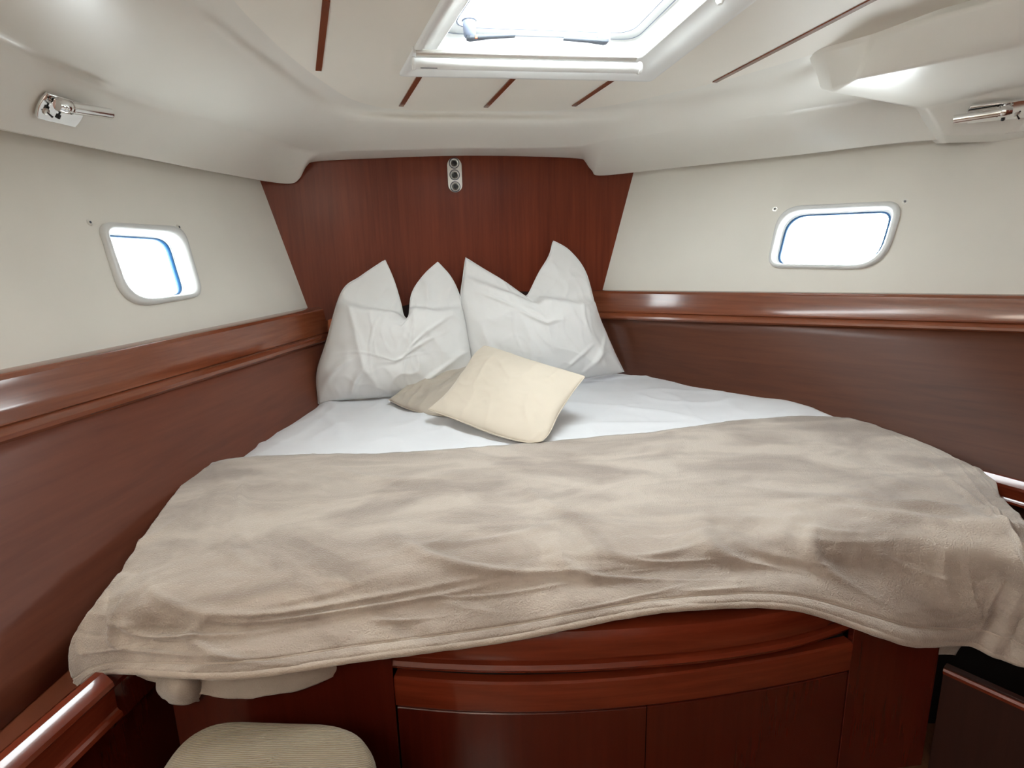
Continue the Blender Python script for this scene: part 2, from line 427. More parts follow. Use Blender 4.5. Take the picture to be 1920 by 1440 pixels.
# shelf tops behind the rails close the gap to the wall; boards run from the rails down to the bunk
def board(name, label, W, rl, t0, t1, bot0, bot1, mat):
    _, a0, a1, b0, b1 = rl; hn = nrm((W.n[0], W.n[1], 0)); top = []
    v = []
    for t in (t0, t1):
        b = b0+(b1-b0)*t-hn*.025+np.array([0, 0, .03]); q = np.array(bot0)+(np.array(bot1)-np.array(bot0))*t
        v += [b, q]
    G = np.array([[v[0]+(v[2]-v[0])*i/20+(v[1]+(v[3]-v[1])*i/20-v[0]-(v[2]-v[0])*i/20)*j/8 for j in range(9)] for i in range(21)])
    o = gobj(name, G, mat); solid(o, .015, 0); tag(o, label, kind='structure'); return o
blL1 = Z(0, 1368, -.93)
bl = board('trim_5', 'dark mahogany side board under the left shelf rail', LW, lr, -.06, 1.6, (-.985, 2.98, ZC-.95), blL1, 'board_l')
brR1 = Z(1935, 925, -.84); brR1 = brR1+(brR1-np.array([.70, 3.42, ZC-.84]))*0
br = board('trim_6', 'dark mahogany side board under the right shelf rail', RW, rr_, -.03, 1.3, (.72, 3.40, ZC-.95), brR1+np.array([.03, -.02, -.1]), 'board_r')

# ---- floor, rear walls
tag(mesh('floor', [(-1.98, -1.3, 0), (2.82, -1.3, 0), (2.45, 1.9, 0), (2.2, 2.4, 0), (.75, 3.65, 0), (-1.15, 3.25, 0), (-1.34, 1.4, 0), (-1.55, .4, 0)], [tuple(range(8))], 'sole', smooth=False), kind='structure')
def vwall(name, pts, mat, top=2.35):
    v = []; 
    for x, y in pts: v += [(x, y, 0), (x, y, top)]
    f = [(2*i, 2*i+2, 2*i+3, 2*i+1) for i in range(len(pts)-1)]
    return tag(mesh(name, v, f, mat, smooth=False), kind='structure')
vwall('wall_back', [(-2.5, -1.25), (2.8, -1.25)], 'vinyl')
vwall('wall_starboard', [(2.8, -1.25), (2.40, 1.88)], 'vinyl')
vwall('wall_port', [(-1.98, -1.25), (-1.55, .4), (-1.34, 1.4), (-1.12, 3.2)], 'headlining', .97)
vwall('wall_hull', [(-1.2, 3.25), (.75, 3.65), (2.2, 2.4), (2.45, 1.85)], 'headlining', .97)

vwall('wall_added_shade', [(2.5, .72), (1.12, .72), (1.12, -1.25)], 'bulk', 2.05)  # unseen panel added to keep light off the lower right corner

# ================================================================== WINDOWS
def portlight(name, label, W, PO, PI, gl, depth):
    root = empty(name, W.hit(*np.mean(PO, axis=0))); tag(root, label, kind='structure')
    n = len(PO); o3 = [W.hit(*p) for p in PO]; i3 = [W.hit(*p) for p in PI]; N = W.n
    rings = [[p-N*.004 for p in o3], [p+N*.010 for p in o3]]
    lerp = lambda t, h: [a+(b-a)*t+N*h for a, b in zip(o3, i3)]
    rings += [lerp(.22, .017), lerp(.5, .018), lerp(.8, .013), lerp(1.0, .001)]
    cc = sum(i3)/n
    inn = lambda s, h: [cc+(p-cc)*s+N*h for p in i3]
    rings += [inn(1.0, -.03), inn(.985, -depth)]
    G = np.array(rings); o = gobj('window_frame', G, 'pframe', root, True)
    # outer frame flange + gasket ring + pane
    g0, g1, g2 = inn(1.06, -depth), inn(.93, -depth-.001), inn(.93, -depth-.012)
    gobj('outer_frame', np.array([inn(1.12, -depth-.002), inn(.955, -depth-.002), inn(.955, -depth-.02), inn(1.12, -depth-.02)]), 'white', root, True)
    gobj('gasket', np.array([inn(.962, -depth-.004), inn(.958, -depth+.001), inn(.926, -depth+.001), inn(.923, -depth-.018)]), 'gasket', root, True)
    pane = inn(.95, -depth-.008)
    mesh('pane', pane, [tuple(range(n))], 'glass', root, False)
    return root
portlight('window_1', 'small rounded portlight with white frame in the left hull side', LW, LWO, LWI, None, .045)
portlight('window_2', 'small rounded portlight with white frame in the right hull side', RW, RWO, RWI, None, .045)
for (W, a, b, par) in ((LW, (168, 417), (335, 426), wl), (RW, (1453, 392), (1697, 378), wr)):
    for p in (a, b):
        c = W.hit(*p)
        lathe('screw_cap', [(.0075, 0), (.0075, .002), (.006, .0035), (.003, .0035), (.0026, .001), (0, .001)], c, W.n, 'vinyl', par, 16)
        lathe('screw', [(.0045, 0), (.0045, .0038), (0, .0038)], c, W.n, 'dkgrey', par, 10)
        lathe('screw_ring', [(.0085, 0), (.0110, 0), (.0110, .0015), (.0085, .0015)], c, W.n, 'alu', par, 16)

# ---- deck hatch
hr = empty('window_3', sum(HO)/4); tag(hr, 'bright square deck hatch in the white ceiling', kind='structure')
def ringset(spec):
    return np.array([[p+HN*h for p in rq(inset(HO, d), r_)] for d, r_, h in spec])
gobj('hatch_trim', ringset([(0, .015, .004), (0, .015, -.008), (.006, .018, -.012), (.02, .02, -.012), (.055, .03, .012), (.085, .04, .028), (.095, .045, .030)]), 'white', hr, True)
gobj('hatch_well', ringset([(.095, .045, .030), (.10, .05, .034), (.104, .05, .045), (.106, .06, .085), (.112, .06, .092)]), 'white', hr, True)
gobj('hatch_frame', ringset([(.108, .06, .092), (.120, .06, .090), (.122, .06, .098), (.150, .07, .100), (.152, .07, .112), (.10, .06, .125)]), 'white', hr, True)
gobj('gasket', ringset([(.1185, .06, .0895), (.1215, .06, .0885), (.1235, .06, .0895)]), 'grey', hr, True)
gobj('gasket', ringset([(.1485, .07, .0985), (.1505, .07, .0975), (.1525, .07, .0985)]), 'grey', hr, True)
mesh('pane', [p+HN*.108 for p in rq(inset(HO, .145), .07)], [tuple(range(28))], 'glass', hr, False)
HP = Plane(HA+HN*.085, HB+HN*.085, HA+HY+HN*.085)
def handle(px, tip, mat, arm):
    c = HP.hit(*px); e = HP.off(.028).hit(*tip)+HN*.028; d = nrm(e-c-HN*np.dot(e-c, HN))
    s = np.cross(d, HN)
    h = lathe('handle_hub', [(0, -.035), (.016, -.035), (.020, -.030), (.0215, .0), (.0215, .012), (.025, .014), (.025, .02), (0, .02)], c, HN, mat, hr, 24)
    L = np.linalg.norm(e-c)
    q = [c-d*.012, c+d*.0, c+d*L*.4, e]; ws = [.014, .016, .010, .008]; v = []
    for p, w_, t in zip(q, ws, (.012, .014, .010, .007)):
        b = p-HN*.030
        v += [b-s*w_, b+s*w_, b+s*w_-HN*t, b-s*w_-HN*t]
    f = gfaces(4, 4, True)+[(0, 1, 2, 3), (15, 14, 13, 12)]
    a = mesh('handle_lever', v, f, arm, hr, False); bevel(a, .003, 2); return c, d, s
c_, d_, s_ = handle((880, 48), (966, 64), 'grey', 'dkgrey')
frame_box('release_button', c_+d_*.018-HN*.040-HY*-.014, d_, s_, HN, .008, .006, .010, 'orange', hr, .001)
handle((1133, 56), (1056, 70), 'white', 'dkgrey')
lathe('stay_knob', [(0, 0), (.012, 0), (.012, .012), (.007, .02), (0, .02)], CEIL.hit(1350, 8)+HN*.02, -HN, 'white', hr, 16)

# ---- roller blind fixed along the forward edge of the hatch
rb = empty('roller_blind', (HA+HB)/2); tag(rb, 'white roller blind cassette along the front edge of the deck hatch', 'blind')
P1 = CEIL.off(.028)
a, b = P1.hit(776, 119), P1.hit(1198, 128); a2, b2 = P1.off(-.012).hit(780, 99), P1.off(-.012).hit(1192, 109)
ex = nrm(b-a)
tube('cassette_tube', [a, b], .0165, 'white', rb, 24)
tube('pull_bar', [a2, b2], .0105, 'alu', rb, 20)
for p, q in ((a, a2), (b, b2)):
    s = 1 if p is b else -1
    lathe('end_cap', [(0, 0), (.019, 0), (.0205, .004), (.019, .010), (0, .012)], p-ex*s*.004, ex*s, 'white', rb, 20)
    frame_box('bracket', q+ex*s*.004+HN*.012, ex, HY, HN, .012, .014, .030, 'white', rb, .002)
tube('blind_slot', [a+ex*.02-HN*.0155-HY*-.007, a+ex*.075-HN*.0155-HY*-.007], .0012, 'dkgrey', rb, 8)

# ================================================================== BUNK
ZB = -.735
def zb(x, y, z=ZB): return Z(x, y, z)
# outline of the sheet from bulkhead to foot
Lc = resamp(cr([(-.99, 2.99, ZC+ZB-.01), zb(600, 752), zb(520, 800), zb(430, 862), zb(350, 930), zb(275, 1030), zb(215, 1120)], 8), 121)
Rc = resamp(cr([(.63, 3.37, ZC+ZB+.01), BULK.hit(1190, 700, off=.08), zb(1285, 700), zb(1375, 717), zb(1450, 737), zb(1530, 766), zb(1610, 795), zb(1800, 885), zb(1880, 985)], 8), 121)
Bc = resamp([Lc[0], Rc[0]], 141)
Fc = resamp(cr([Lc[-1], zb(480, 1085, -.75), zb(960, 1040, -.75), zb(1210, 1018, -.75), zb(1600, 985, -.75), Rc[-1]], 10), 141)
def coons(L, R, B, T, nu, nv):
    """B,T: nu points (u), L,R: nv points (v)"""
    u = np.linspace(0, 1, nu)[None, :, None]; v = np.linspace(0, 1, nv)[:, None, None]
    L, R = L[:, None, :], R[:, None, :]; B_, T_ = B[None], T[None]
    return (1-u)*L+u*R+(1-v)*B_+v*T_-((1-u)*(1-v)*B[0]+u*(1-v)*B[-1]+(1-u)*v*T[0]+u*v*T[-1])
S = coons(Lc, Rc, Bc, Fc, 141, 121)
for i in range(121):
    for j in range(141):
        p = S[i, j]; e = min(j, 140-j)/140*1.9; ef = (120-i)/120*1.9
        z = ZC+ZB+.004
        z -= .028*math.exp(-(e/.045)**1.3)+.025*math.exp(-(ef/.05)**1.3)
        z += .006*fb(p[0], p[1], 3, 2.2)
        r1 = 1-abs(noise.noise(Vector((p[0]*2.2+p[1]*1.1, p[1]*3.4, 7))))*2.4
        z += .011*max(0, r1)**3
        r2 = 1-abs(noise.noise(Vector((p[0]*5, p[1]*2.2-p[0]*1.5, 2))))*2.6
        z += .006*max(0, r2)**3
        z += .022*math.exp(-((p[0]-1.15)/.30)**2-((p[1]-2.55)/.25)**2)+.012*math.exp(-((p[0]-.8)/.2)**2-((p[1]-3.15)/.2)**2)
        q_ = p-CAM; dz = q_@fwd; sx = 960+F*(q_@rt)/dz; sy = 720-F*(q_@up)/dz
        be = np.interp(sx, [363, 430, 560, 740, 960, 1180, 1400, 1565, 1690, 1800, 1866], [884, 863, 853, 849, 834, 815, 789, 783, 816, 864, 905])
        z -= .035*min(1, max(0, (sy-be-4)/28))
        # pressed fold lines
        for ln in ((-.62, .018), (-.05, -.01), (.55, .01)):
            z += .0035*math.exp(-((p[0]-ln[0]-ln[1]*p[1])/.006)**2)
        S[i, j, 2] = z
def skirt(G, drop, outw):
    """continue the outer rim of a grid downwards"""
    R, Sx, _ = G.shape; c = G.reshape(-1, 3).mean(0)
    idx = [(0, j) for j in range(Sx)]+[(i, Sx-1) for i in range(1, R)]+[(R-1, j) for j in range(Sx-2, -1, -1)]+[(i, 0) for i in range(R-2, 0, -1)]
    v = G.reshape(-1, 3).tolist(); f = gfaces(R, Sx); prev = [i*Sx+j for i, j in idx]
    base = [G[i, j].copy() for i, j in idx]; n = len(idx)
    for h, o in ((.35, .6), (.7, 1), (1, .8)):
        cur = []
        for k, p in enumerate(base):
            d = nrm([p[0]-c[0], p[1]-c[1], 0]); q = p+d*outw*o-np.array([0, 0, drop*h]); cur.append(len(v)); v.append(q.tolist())
        f += [(prev[k], prev[(k+1) % n], cur[(k+1) % n], cur[k]) for k in range(n)]; prev = cur
    return v, f, prev
v, f, last = skirt(S, .07, .006)
sh = mesh('bed_sheet', v, f, 'sheet'); tag(sh, 'white cotton sheet stretched over the V shaped bunk mattress', 'sheet')
# mattress under the sheet
Mg = S[::6, ::7].copy(); cm = Mg.reshape(-1, 3).mean(0)
Mg[..., 2] = ZC+ZB-.045; Mg[..., :2] = cm[:2]+(Mg[..., :2]-cm[:2])*.985
v, f, last = skirt(Mg, .10, .004); f.append(tuple(last))
mt = mesh('mattress', v, f, 'matt'); tag(mt, 'grey mattress edge showing under the beige blanket hem', 'mattress')

# ---- plush blanket
BN = [  # rows: back edge -> hem; each (px, py, z or None=drop under front edge)
 [(363, 884), (430, 863), (560, 853), (740, 849), (960, 834), (1180, 815), (1400, 789), (1565, 783), (1690, 816), (1800, 864), (1866, 905)],
 [(300, 965), (395, 955), (540, 940), (735, 930), (960, 910), (1190, 890), (1420, 860), (1600, 840), (1740, 848), (1838, 893), (1880, 945)],
 [(238, 1055), (340, 1050), (510, 1030), (725, 1010), (960, 990), (1200, 970), (1450, 940), (1650, 920), (1790, 915), (1880, 950), (1925, 985)],
 [(185, 1125), (280, 1130), (480, 1112), (710, 1078), (960, 1053), (1210, 1032), (1470, 1010), (1680, 1000), (1840, 1010), (1925, 1030), (1985, 1050)],
 [(140, 1195), (240, 1195), (450, 1180), (700, 1140), (960, 1110), (1215, 1078), (1480, 1065), (1700, 1080), (1855, 1095), (1935, 1110), (2000, 1130)],
 [(134, 1250), (215, 1232), (440, 1225), (695, 1190), (960, 1155), (1215, 1113), (1480, 1100), (1705, 1150), (1835, 1160), (1915, 1180), (1990, 1200)],
 [(150, 1305), (200, 1258), (430, 1266), (690, 1232), (960, 1195), (1215, 1147), (1480, 1138), (1700, 1205), (1800, 1200), (1890, 1236), (1965, 1240)]]
rowz = [-.712, -.705, -.704, -.725]
ctl = []
for r_, row in enumerate(BN):
    cr_ = []
    for k, (x, y) in enumerate(row):
        if r_ < 4:
            z = rowz[r_]
            if k in (0, 10): z -= .02
            cr_.append(zb(x, y, z))
        else:
            base = ctl[3][k]; dd = base[1]-([.05, .095, .125][r_-4] if 2 <= k <= 7 else [.022, .03, .03][r_-4])
            if k >= 9: dd = base[1]-.01
            cr_.append(D(x, y, dd))
    ctl.append(cr_)
# tuck a closing row past the hem for thickness
BG = cr(np.array(ctl), 22); BG = np.stack([cr(g, 30) for g in BG])
nr, nc, _ = BG.shape
BNm = gnorm(BG); 
if BNm[nr//3, nc//2, 2] < 0: BNm = -BNm
def ridge(px, py, ang, L, wd, amp):
    return (px, py, math.cos(ang), math.sin(ang), L, wd, amp)
rnd = random.Random(11); folds = []
for _ in range(130):
    folds.append(ridge(rnd.uniform(0, 1), rnd.uniform(.05, .9), rnd.uniform(-.5, .5)+(0 if rnd.random() < .6 else 1.3), rnd.uniform(.02, .07), rnd.uniform(.004, .008), rnd.uniform(-.006, .009)))
for a, b, an, L in ((.10, .72, .9, .09), (.13, .66, .5, .08), (.17, .75, 1.3, .08), (.22, .6, .2, .12), (.26, .66, .1, .1), (.75, .42, .1, .16), (.78, .47, .05, .16), (.80, .45, .12, .12), (.88, .5, .6, .12), (.9, .58, .9, .12), (.93, .7, 1.3, .1), (.62, .62, 1.4, .06), (.55, .55, 1.2, .07), (.36, .5, .7, .08), (.45, .6, 1.1, .07)):
    folds.append(ridge(a, b, an, L, .0075, .015))
FA = np.array(folds)
ARC = 1.75; AV = .75
for i in range(nr):
    v_ = i/(nr-1)
    for j in range(nc):
        u = j/(nc-1); p = BG[i, j]
        dx = (u-FA[:, 0]); dy = (v_-FA[:, 1])*.45
        al = dx*FA[:, 2]+dy*FA[:, 3]; pe = -dx*FA[:, 3]+dy*FA[:, 2]+.25*al*al/FA[:, 4]
        h = float((FA[:, 6]*np.exp(-(al/FA[:, 4])**2-(pe/FA[:, 5])**2)).sum())
        h += .0035*fb(p[0], p[1], p[2], 2.6, 2)+.0025*fb(p[0], p[1]*1.6, p[2], 9, 3)+.0012*fb(p[0], p[1], p[2], 40, 2)
        drop = max(0, (v_-.5)/.5)
        h += .010*drop*math.sin(u*38+2*noise.noise(Vector((u*6, 0, 1))))*noise.noise(Vector((u*7, 3, 0)))*2
        h += drop*.016*max(0, u-.8)*5*math.sin(u*90)
        BG[i, j] += BNm[i, j]*(h+.004)
# hem seam: a groove then a roll along the lower edge
for i in range(nr):
    t = (nr-1-i)
    g = -.005*math.exp(-((t-13)/1.2)**2)+.006*math.exp(-((t-5)/5)**2)
    BG[i] += BNm[i]*g
bk = gobj('blanket', BG, 'plush'); solid(bk, .012, -1)
tag(bk, 'beige plush blanket spread over the foot of the bunk and hanging down', 'blanket')
tube('hem', resamp([BG[nr-1, j]-BNm[nr-1, j]*.004 for j in range(nc)], 160), .0085, 'hem', bk, 10, rr=[.0085+.0015*noise.noise(Vector((k*.4, 0, 0))) for k in range(160)])
tube('seam', resamp([BG[nr-14, j]-BNm[nr-14, j]*.0 for j in range(nc)], 160), .0032, 'hem', bk, 8)
# lower layer of the folded blanket, left and right, hanging below the hem
def under(rows, seed, mat='hem'):
    G = np.array([[D(x, y, d) for x, y, d in r_] for r_ in rows]); G = cr(G, 10); G = np.stack([cr(g, 12) for g in G]); N = gnorm(G)
    for i in range(G.shape[0]):
        for j in range(G.shape[1]):
            p = G[i, j]; G[i, j] += N[i, j]*(.010*fb(p[0]+seed, p[1], p[2], 6, 3)+.002*fb(p[0], p[1], p[2], 40, 2))
    o = gobj('blanket_fold', G, mat, bk); solid(o, .014, 0); return o
def bd(k, o=.0): return ctl[3][k][1]+o
under([[(225, 1235, bd(1, -.0)), (300, 1240, bd(1, .01)), (420, 1240, bd(2, .0)), (560, 1225, bd(2, .02)), (690, 1205, bd(3, .01))],
       [(262, 1262, bd(1, 0)), (330, 1275, bd(1, .0)), (430, 1275, bd(2, -.01)), (570, 1256, bd(2, .0)), (690, 1222, bd(3, .0))],
       [(300, 1275, bd(1, .0)), (350, 1296, bd(1, -.01)), (440, 1306, bd(2, -.015)), (560, 1287, bd(2, .0)), (690, 1236, bd(3, .0))]], 1)
under([[(300, 1270, bd(1, .0)), (325, 1268, bd(1, -.025)), (350, 1272, bd(1, -.02)), (372, 1285, bd(1, .01))],
       [(302, 1290, bd(1, .0)), (325, 1292, bd(1, -.04)), (350, 1292, bd(1, -.035)), (370, 1298, bd(1, .0))],
       [(308, 1304, bd(1, .005)), (330, 1312, bd(1, -.02)), (352, 1312, bd(1, -.015)), (368, 1308, bd(1, .01))]], 5)
under([[(1230, 1120, bd(5, .01)), (1400, 1110, bd(6, .0)), (1580, 1120, bd(6, .0)), (1720, 1150, bd(7, .0)), (1800, 1170, bd(7, .0))],
       [(1240, 1146, bd(5, .0)), (1400, 1140, bd(6, -.01)), (1580, 1160, bd(6, -.0)), (1720, 1190, bd(7, -.01)), (1812, 1188, bd(7, -.0))],
       [(1250, 1152, bd(5, .0)), (1400, 1152, bd(6, -.01)), (1560, 1170, bd(6, -.0)), (1710, 1212, bd(7, -.01)), (1790, 1228, bd(7, -.0))]], 9, 'hem')
under([[(1800, 868, 1.80), (1830, 880, 1.83), (1855, 900, 1.84)], [(1810, 890, 1.74), (1850, 905, 1.76), (1872, 930, 1.76)], [(1830, 930, 1.62), (1862, 955, 1.62), (1880, 985, 1.6)]], 3)

# ================================================================== PILLOWS
pb = BULK.off(.21); pt_ = BULK.off(.075)
def vplane(off_b, off_t):
    def at(P, x, z):            # point of a vertical plane at given x, z
        n = P.n; return np.array([x, (np.dot(n, P.p)-n[0]*x-n[2]*z)/n[1], z])
    return Plane(at(BULK.off(off_b), -1, ZC-.72), at(BULK.off(off_b), 1, ZC-.72), at(BULK.off(off_t), 0, ZC-.02))
def cushion(name, label, cat, pl, Lp, Rp, Bp, Tp, T, back, mat, n=101, fold=None, wr=1.0, seed=0, group=None, square=2.4, locate=None, crease=()):
    """pillow from four boundary curves in image pixels laid on plane pl (or explicit 3D); inflated front and back"""
    h = (lambda q: locate(q)) if locate else (lambda q: pl.hit(*q))
    def cv(P, k): return resamp(cr([h(q) for q in P], 10), k)
    L, R, B_, T_ = cv(Lp, n), cv(Rp, n), cv(Bp, n), cv(Tp, n)
    G = coons(L, R, B_, T_, n, n)
    N = pl.n
    Fg, Kg = G.copy(), G.copy()
    for i in range(n):
        v_ = i/(n-1)
        for j in range(n):
            u = j/(n-1)
            su = max(0, 1-abs(2*u-1)**square); sv = max(0, 1-abs(2*v_-1)**square)
            w_ = (su*sv)**.5
            th = T*w_
            if fold:
                fv, dep, sharpn = fold(u)
                k = 1/(1+math.exp((v_-fv)/sharpn)); th = th*(k+(1-k)*dep)
            p = G[i, j]
            q = Vector((u*3+seed, v_*3, seed*1.7))
            ed = min(1, w_*2.5)
            h_ = .010*noise.fractal(q*1.1, .9, 2, 3)
            # tension creases running from the corners and the bottom edge
            for (cu, cv_, an, ln, wd, am) in crease:
                dx, dy = u-cu, v_-cv_; al = dx*math.cos(an)+dy*math.sin(an); pe = -dx*math.sin(an)+dy*math.cos(an)+.6*al*al
                h_ += am*math.exp(-(al/ln)**2-(pe/wd)**2)
            r1 = 1-abs(noise.noise(Vector((u*4.2+v_*1.5+seed, v_*2.2-u*1.2, seed))))*3
            h_ += .009*max(0, r1)**2
            r2 = 1-abs(noise.noise(Vector((u*9+seed*2, v_*6+u*4, seed+3))))*3
            h_ += .0028*max(0, r2)**2
            Fg[i, j] = p+N*(th+h_*ed*wr*1.4)
            Kg[i, j] = p-N*(back*w_)
    v = Fg.reshape(-1, 3).tolist()+Kg.reshape(-1, 3).tolist(); f = gfaces(n, n); m_ = n*n
    f += [tuple(m_+q for q in reversed(g)) for g in gfaces(n, n)]
    bm = bmesh.new(); vv = [bm.verts.new(p) for p in v]
    for g in f:
        try: bm.faces.new([vv[q] for q in g])
        except ValueError: pass
    bmesh.ops.remove_doubles(bm, verts=bm.verts, dist=1e-5)
    o = bmobj(name, bm, mat)
    tag(o, label, cat, group)
    rim = list(Fg[0, :])+list(Fg[1:, -1])+list(Fg[-1, ::-1][1:])+list(Fg[::-1, 0][1:])
    tube('piping', resamp(rim, 160), .0022, mat, o, 6, caps=False)
    return o
PP = vplane(.23, .07)
def foldL(u):
    fv = .62+.37*math.exp(-((u-.5)/.2)**2)+.02*math.sin(u*9)-.05*max(0, u-.75)*4
    return fv, .10, .008
def foldR(u):
    return float(np.interp(u, [0, .3, .58, .68, .8, 1], [.86, .84, .86, .72, .60, .50])), float(np.interp(u, [0, .45, .65, 1], [.5, .4, .12, .12])), .010
cushion('pillow', 'large white square pillow standing left with two pointed corners and folded front', 'pillow', PP,
        [(597, 757), (594, 700), (612, 640), (640, 548), (676, 518), (722, 487)],
        [(884, 712), (884, 670), (874, 605), (862, 555), (846, 520), (821, 491)],
        [(597, 757), (660, 750), (740, 745), (820, 735), (884, 712)],
        [(722, 487), (738, 524), (751, 566), (757, 592), (766, 594), (772, 550), (795, 515), (821, 491)],
        .155, .05, 'pcase', fold=foldL, seed=1.3,
        crease=((.25, .14, 1.2, .12, .018, .014), (.12, .2, .9, .12, .02, .014), (.62, .42, .25, .16, .015, .012), (.7, .5, .35, .14, .014, .012), (.75, .15, .5, .14, .02, .012), (.3, .5, 1.57, .3, .006, .006), (.55, .3, 1.57, .3, .006, .005), (.45, .38, 0, .3, .006, .005)))
cushion('pillow', 'large white square pillow standing right with one tall pointed corner', 'pillow', PP,
        [(878, 735), (884, 690), (872, 620), (864, 560), (868, 520), (873, 483)],
        [(1170, 697), (1152, 660), (1135, 622), (1118, 580), (1098, 510), (1068, 470), (1037, 451)],
        [(878, 735), (960, 725), (1060, 715), (1170, 697)],
        [(873, 483), (905, 503), (945, 527), (982, 553), (990, 552), (1010, 512), (1029, 480), (1037, 451)],
        .155, .05, 'pcase', fold=foldR, seed=4.1,
        crease=((.8, .12, .6, .13, .018, .010), (.88, .2, .8, .12, .018, .010), (.7, .2, .5, .12, .015, .01), (.25, .72, -.3, .16, .014, .010), (.5, .62, -.35, .14, .014, .012), (.82, .45, 1.5, .12, .010, .010), (.3, .5, 1.57, .3, .006, .004)))
# the small throw cushions
zz = lambda z: ZC+z
c0 = Z(1015, 826, -.70); c1 = Z(803, 768, -.662); c2 = Z(1097, 706, -.53)
CP = Plane(c0, c1, c2)
front = cushion('throw_cushion', 'cream square throw cushion lying diagonally in front on the sheet', 'cushion', CP,
        [(803, 768), (840, 735), (872, 692), (890, 664), (908, 648)],
        [(1015, 828), (1030, 812), (1048, 775), (1072, 738), (1097, 706)],
        [(803, 768), (860, 788), (930, 815), (985, 829), (1015, 828)],
        [(908, 648), (940, 657), (1000, 678), (1060, 695), (1097, 706)],
        .055, .075, 'cush', seed=2.2, wr=.35, square=1.7, crease=((.96, .1, 1.2, .1, .012, .02),))
d0 = Z(835, 772, -.715); d1 = Z(730, 750, -.70); d2 = Z(905, 668, -.60)
DP = Plane(d0, d1, d2)
cushion('throw_cushion', 'shiny beige satin cushion half hidden behind the cream cushion', 'cushion', DP,
        [(729, 750), (770, 722), (820, 695), (888, 674)],
        [(850, 782), (900, 760), (940, 740), (975, 715)],
        [(729, 750), (760, 765), (800, 776), (850, 782)],
        [(888, 674), (915, 680), (945, 695), (975, 715)],
        .055, .035, 'satin', seed=7.7, wr=.8, square=1.8, n=81, crease=((.25, .25, .9, .12, .03, .02), (.35, .5, 1.1, .1, .03, .016)))

# ================================================================== BERTH FRONT (curved locker)
bf = empty('berth_locker', Z(1000, 1258, -.95)*[1, 1, 0]); tag(bf, 'varnished mahogany berth front with curved moulding and locker doors under the bunk', 'cabinet')
mc = [Z(600, 1236, -.95), Z(700, 1246, -.95), Z(820, 1255, -.95), Z(950, 1259, -.95), Z(1080, 1257, -.95), Z(1200, 1250, -.95), Z(1310, 1241, -.95), Z(1400, 1229, -.95), Z(1490, 1213, -.95), Z(1570, 1196, -.95), Z(1650, 1178, -.95)]
mp = resamp(cr(mc, 6), 61); ot = []
for i in range(61):
    t = nrm(mp[min(i+1, 60)]-mp[max(i-1, 0)]); o_ = np.array([t[1], -t[0], 0]); ot.append(nrm(o_ if o_[1] < 0 else -o_))
UP = np.array([0, 0, 1.])
mp0 = [p-np.array(o_)*.03 for p, o_ in zip(mp, ot)]
for _i in range(46, 61): mp0[_i] = mp0[_i]-np.array(ot[_i])*.035*((_i-46)/14)**2       # moulding face stands .03 out of this line
sweep('moulding', [(-.03, .10), (.010, .10), (.020, .095), (.025, .085), (.026, .04), (.024, .026), (.016, .022), (.016, .017), (.028, .014), (.033, .004), (.028, -.006), (.018, -.010), (-.03, -.010)], mp0, ot, [UP]*61, 'mould', bf)
# curved locker front below: panel between x 738 and 1600
pc = [Z(738, 1270, -.975), Z(850, 1279, -.975), Z(960, 1282, -.975), Z(1080, 1279, -.975), Z(1193, 1271, -.975), Z(1300, 1259, -.975), Z(1400, 1244, -.975), Z(1500, 1227, -.975), Z(1600, 1206, -.975)]
pp = resamp(cr(pc, 6), 41); po = []
for i in range(41):
    t = nrm(pp[min(i+1, 40)]-pp[max(i-1, 0)]); o_ = np.array([t[1], -t[0], 0]); po.append(nrm(o_ if o_[1] < 0 else -o_))
sweep('curved_fascia', [(-.03, 0), (-.006, 0), (-.001, -.004), (0, -.012), (-.002, -.078), (-.006, -.084), (-.03, -.084)], pp, po, [UP]*41, 'mould', bf)
hi_ = ZC-.975-.086
def door(i0, i1, name):
    P, O = pp[i0:i1+1].copy(), po[i0:i1+1]
    P[0] += nrm(P[1]-P[0])*.0012; P[-1] -= nrm(P[-1]-P[-2])*.0012
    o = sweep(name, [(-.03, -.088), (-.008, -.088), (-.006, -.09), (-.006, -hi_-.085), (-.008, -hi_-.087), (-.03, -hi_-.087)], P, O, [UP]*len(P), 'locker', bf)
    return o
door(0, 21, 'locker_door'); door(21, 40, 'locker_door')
sweep('backing', [(-.05, .07), (-.034, .07), (-.034, -hi_-.085), (-.05, -hi_-.085)], pp, po, [UP]*41, 'black', bf)
# flush panels each side of the curved front
def flat_panel(name, a, b, z0, z1, mat, th=.02, par=bf):
    a, b = np.array(a, float), np.array(b, float); t = nrm(b-a); n = np.array([t[1], -t[0], 0]); n = n if n[1] < 0 else -n
    P = [np.array([a[0], a[1], z0]), np.array([b[0], b[1], z0]), np.array([b[0], b[1], z1]), np.array([a[0], a[1], z1])]
    return prism(name, P, -n*th, mat, par, .001, 1, smooth=False)
pl0 = pp[0]-np.array(po[0])*.002; e0 = Z(322, 1312, -.98)
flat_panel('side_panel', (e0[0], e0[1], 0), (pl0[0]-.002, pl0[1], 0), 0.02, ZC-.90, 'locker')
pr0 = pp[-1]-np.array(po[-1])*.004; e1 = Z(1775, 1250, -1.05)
flat_panel('side_panel', (pr0[0]+.002, pr0[1], 0), (e1[0], e1[1]+.03, 0), 0.02, ZC-.90, 'locker')
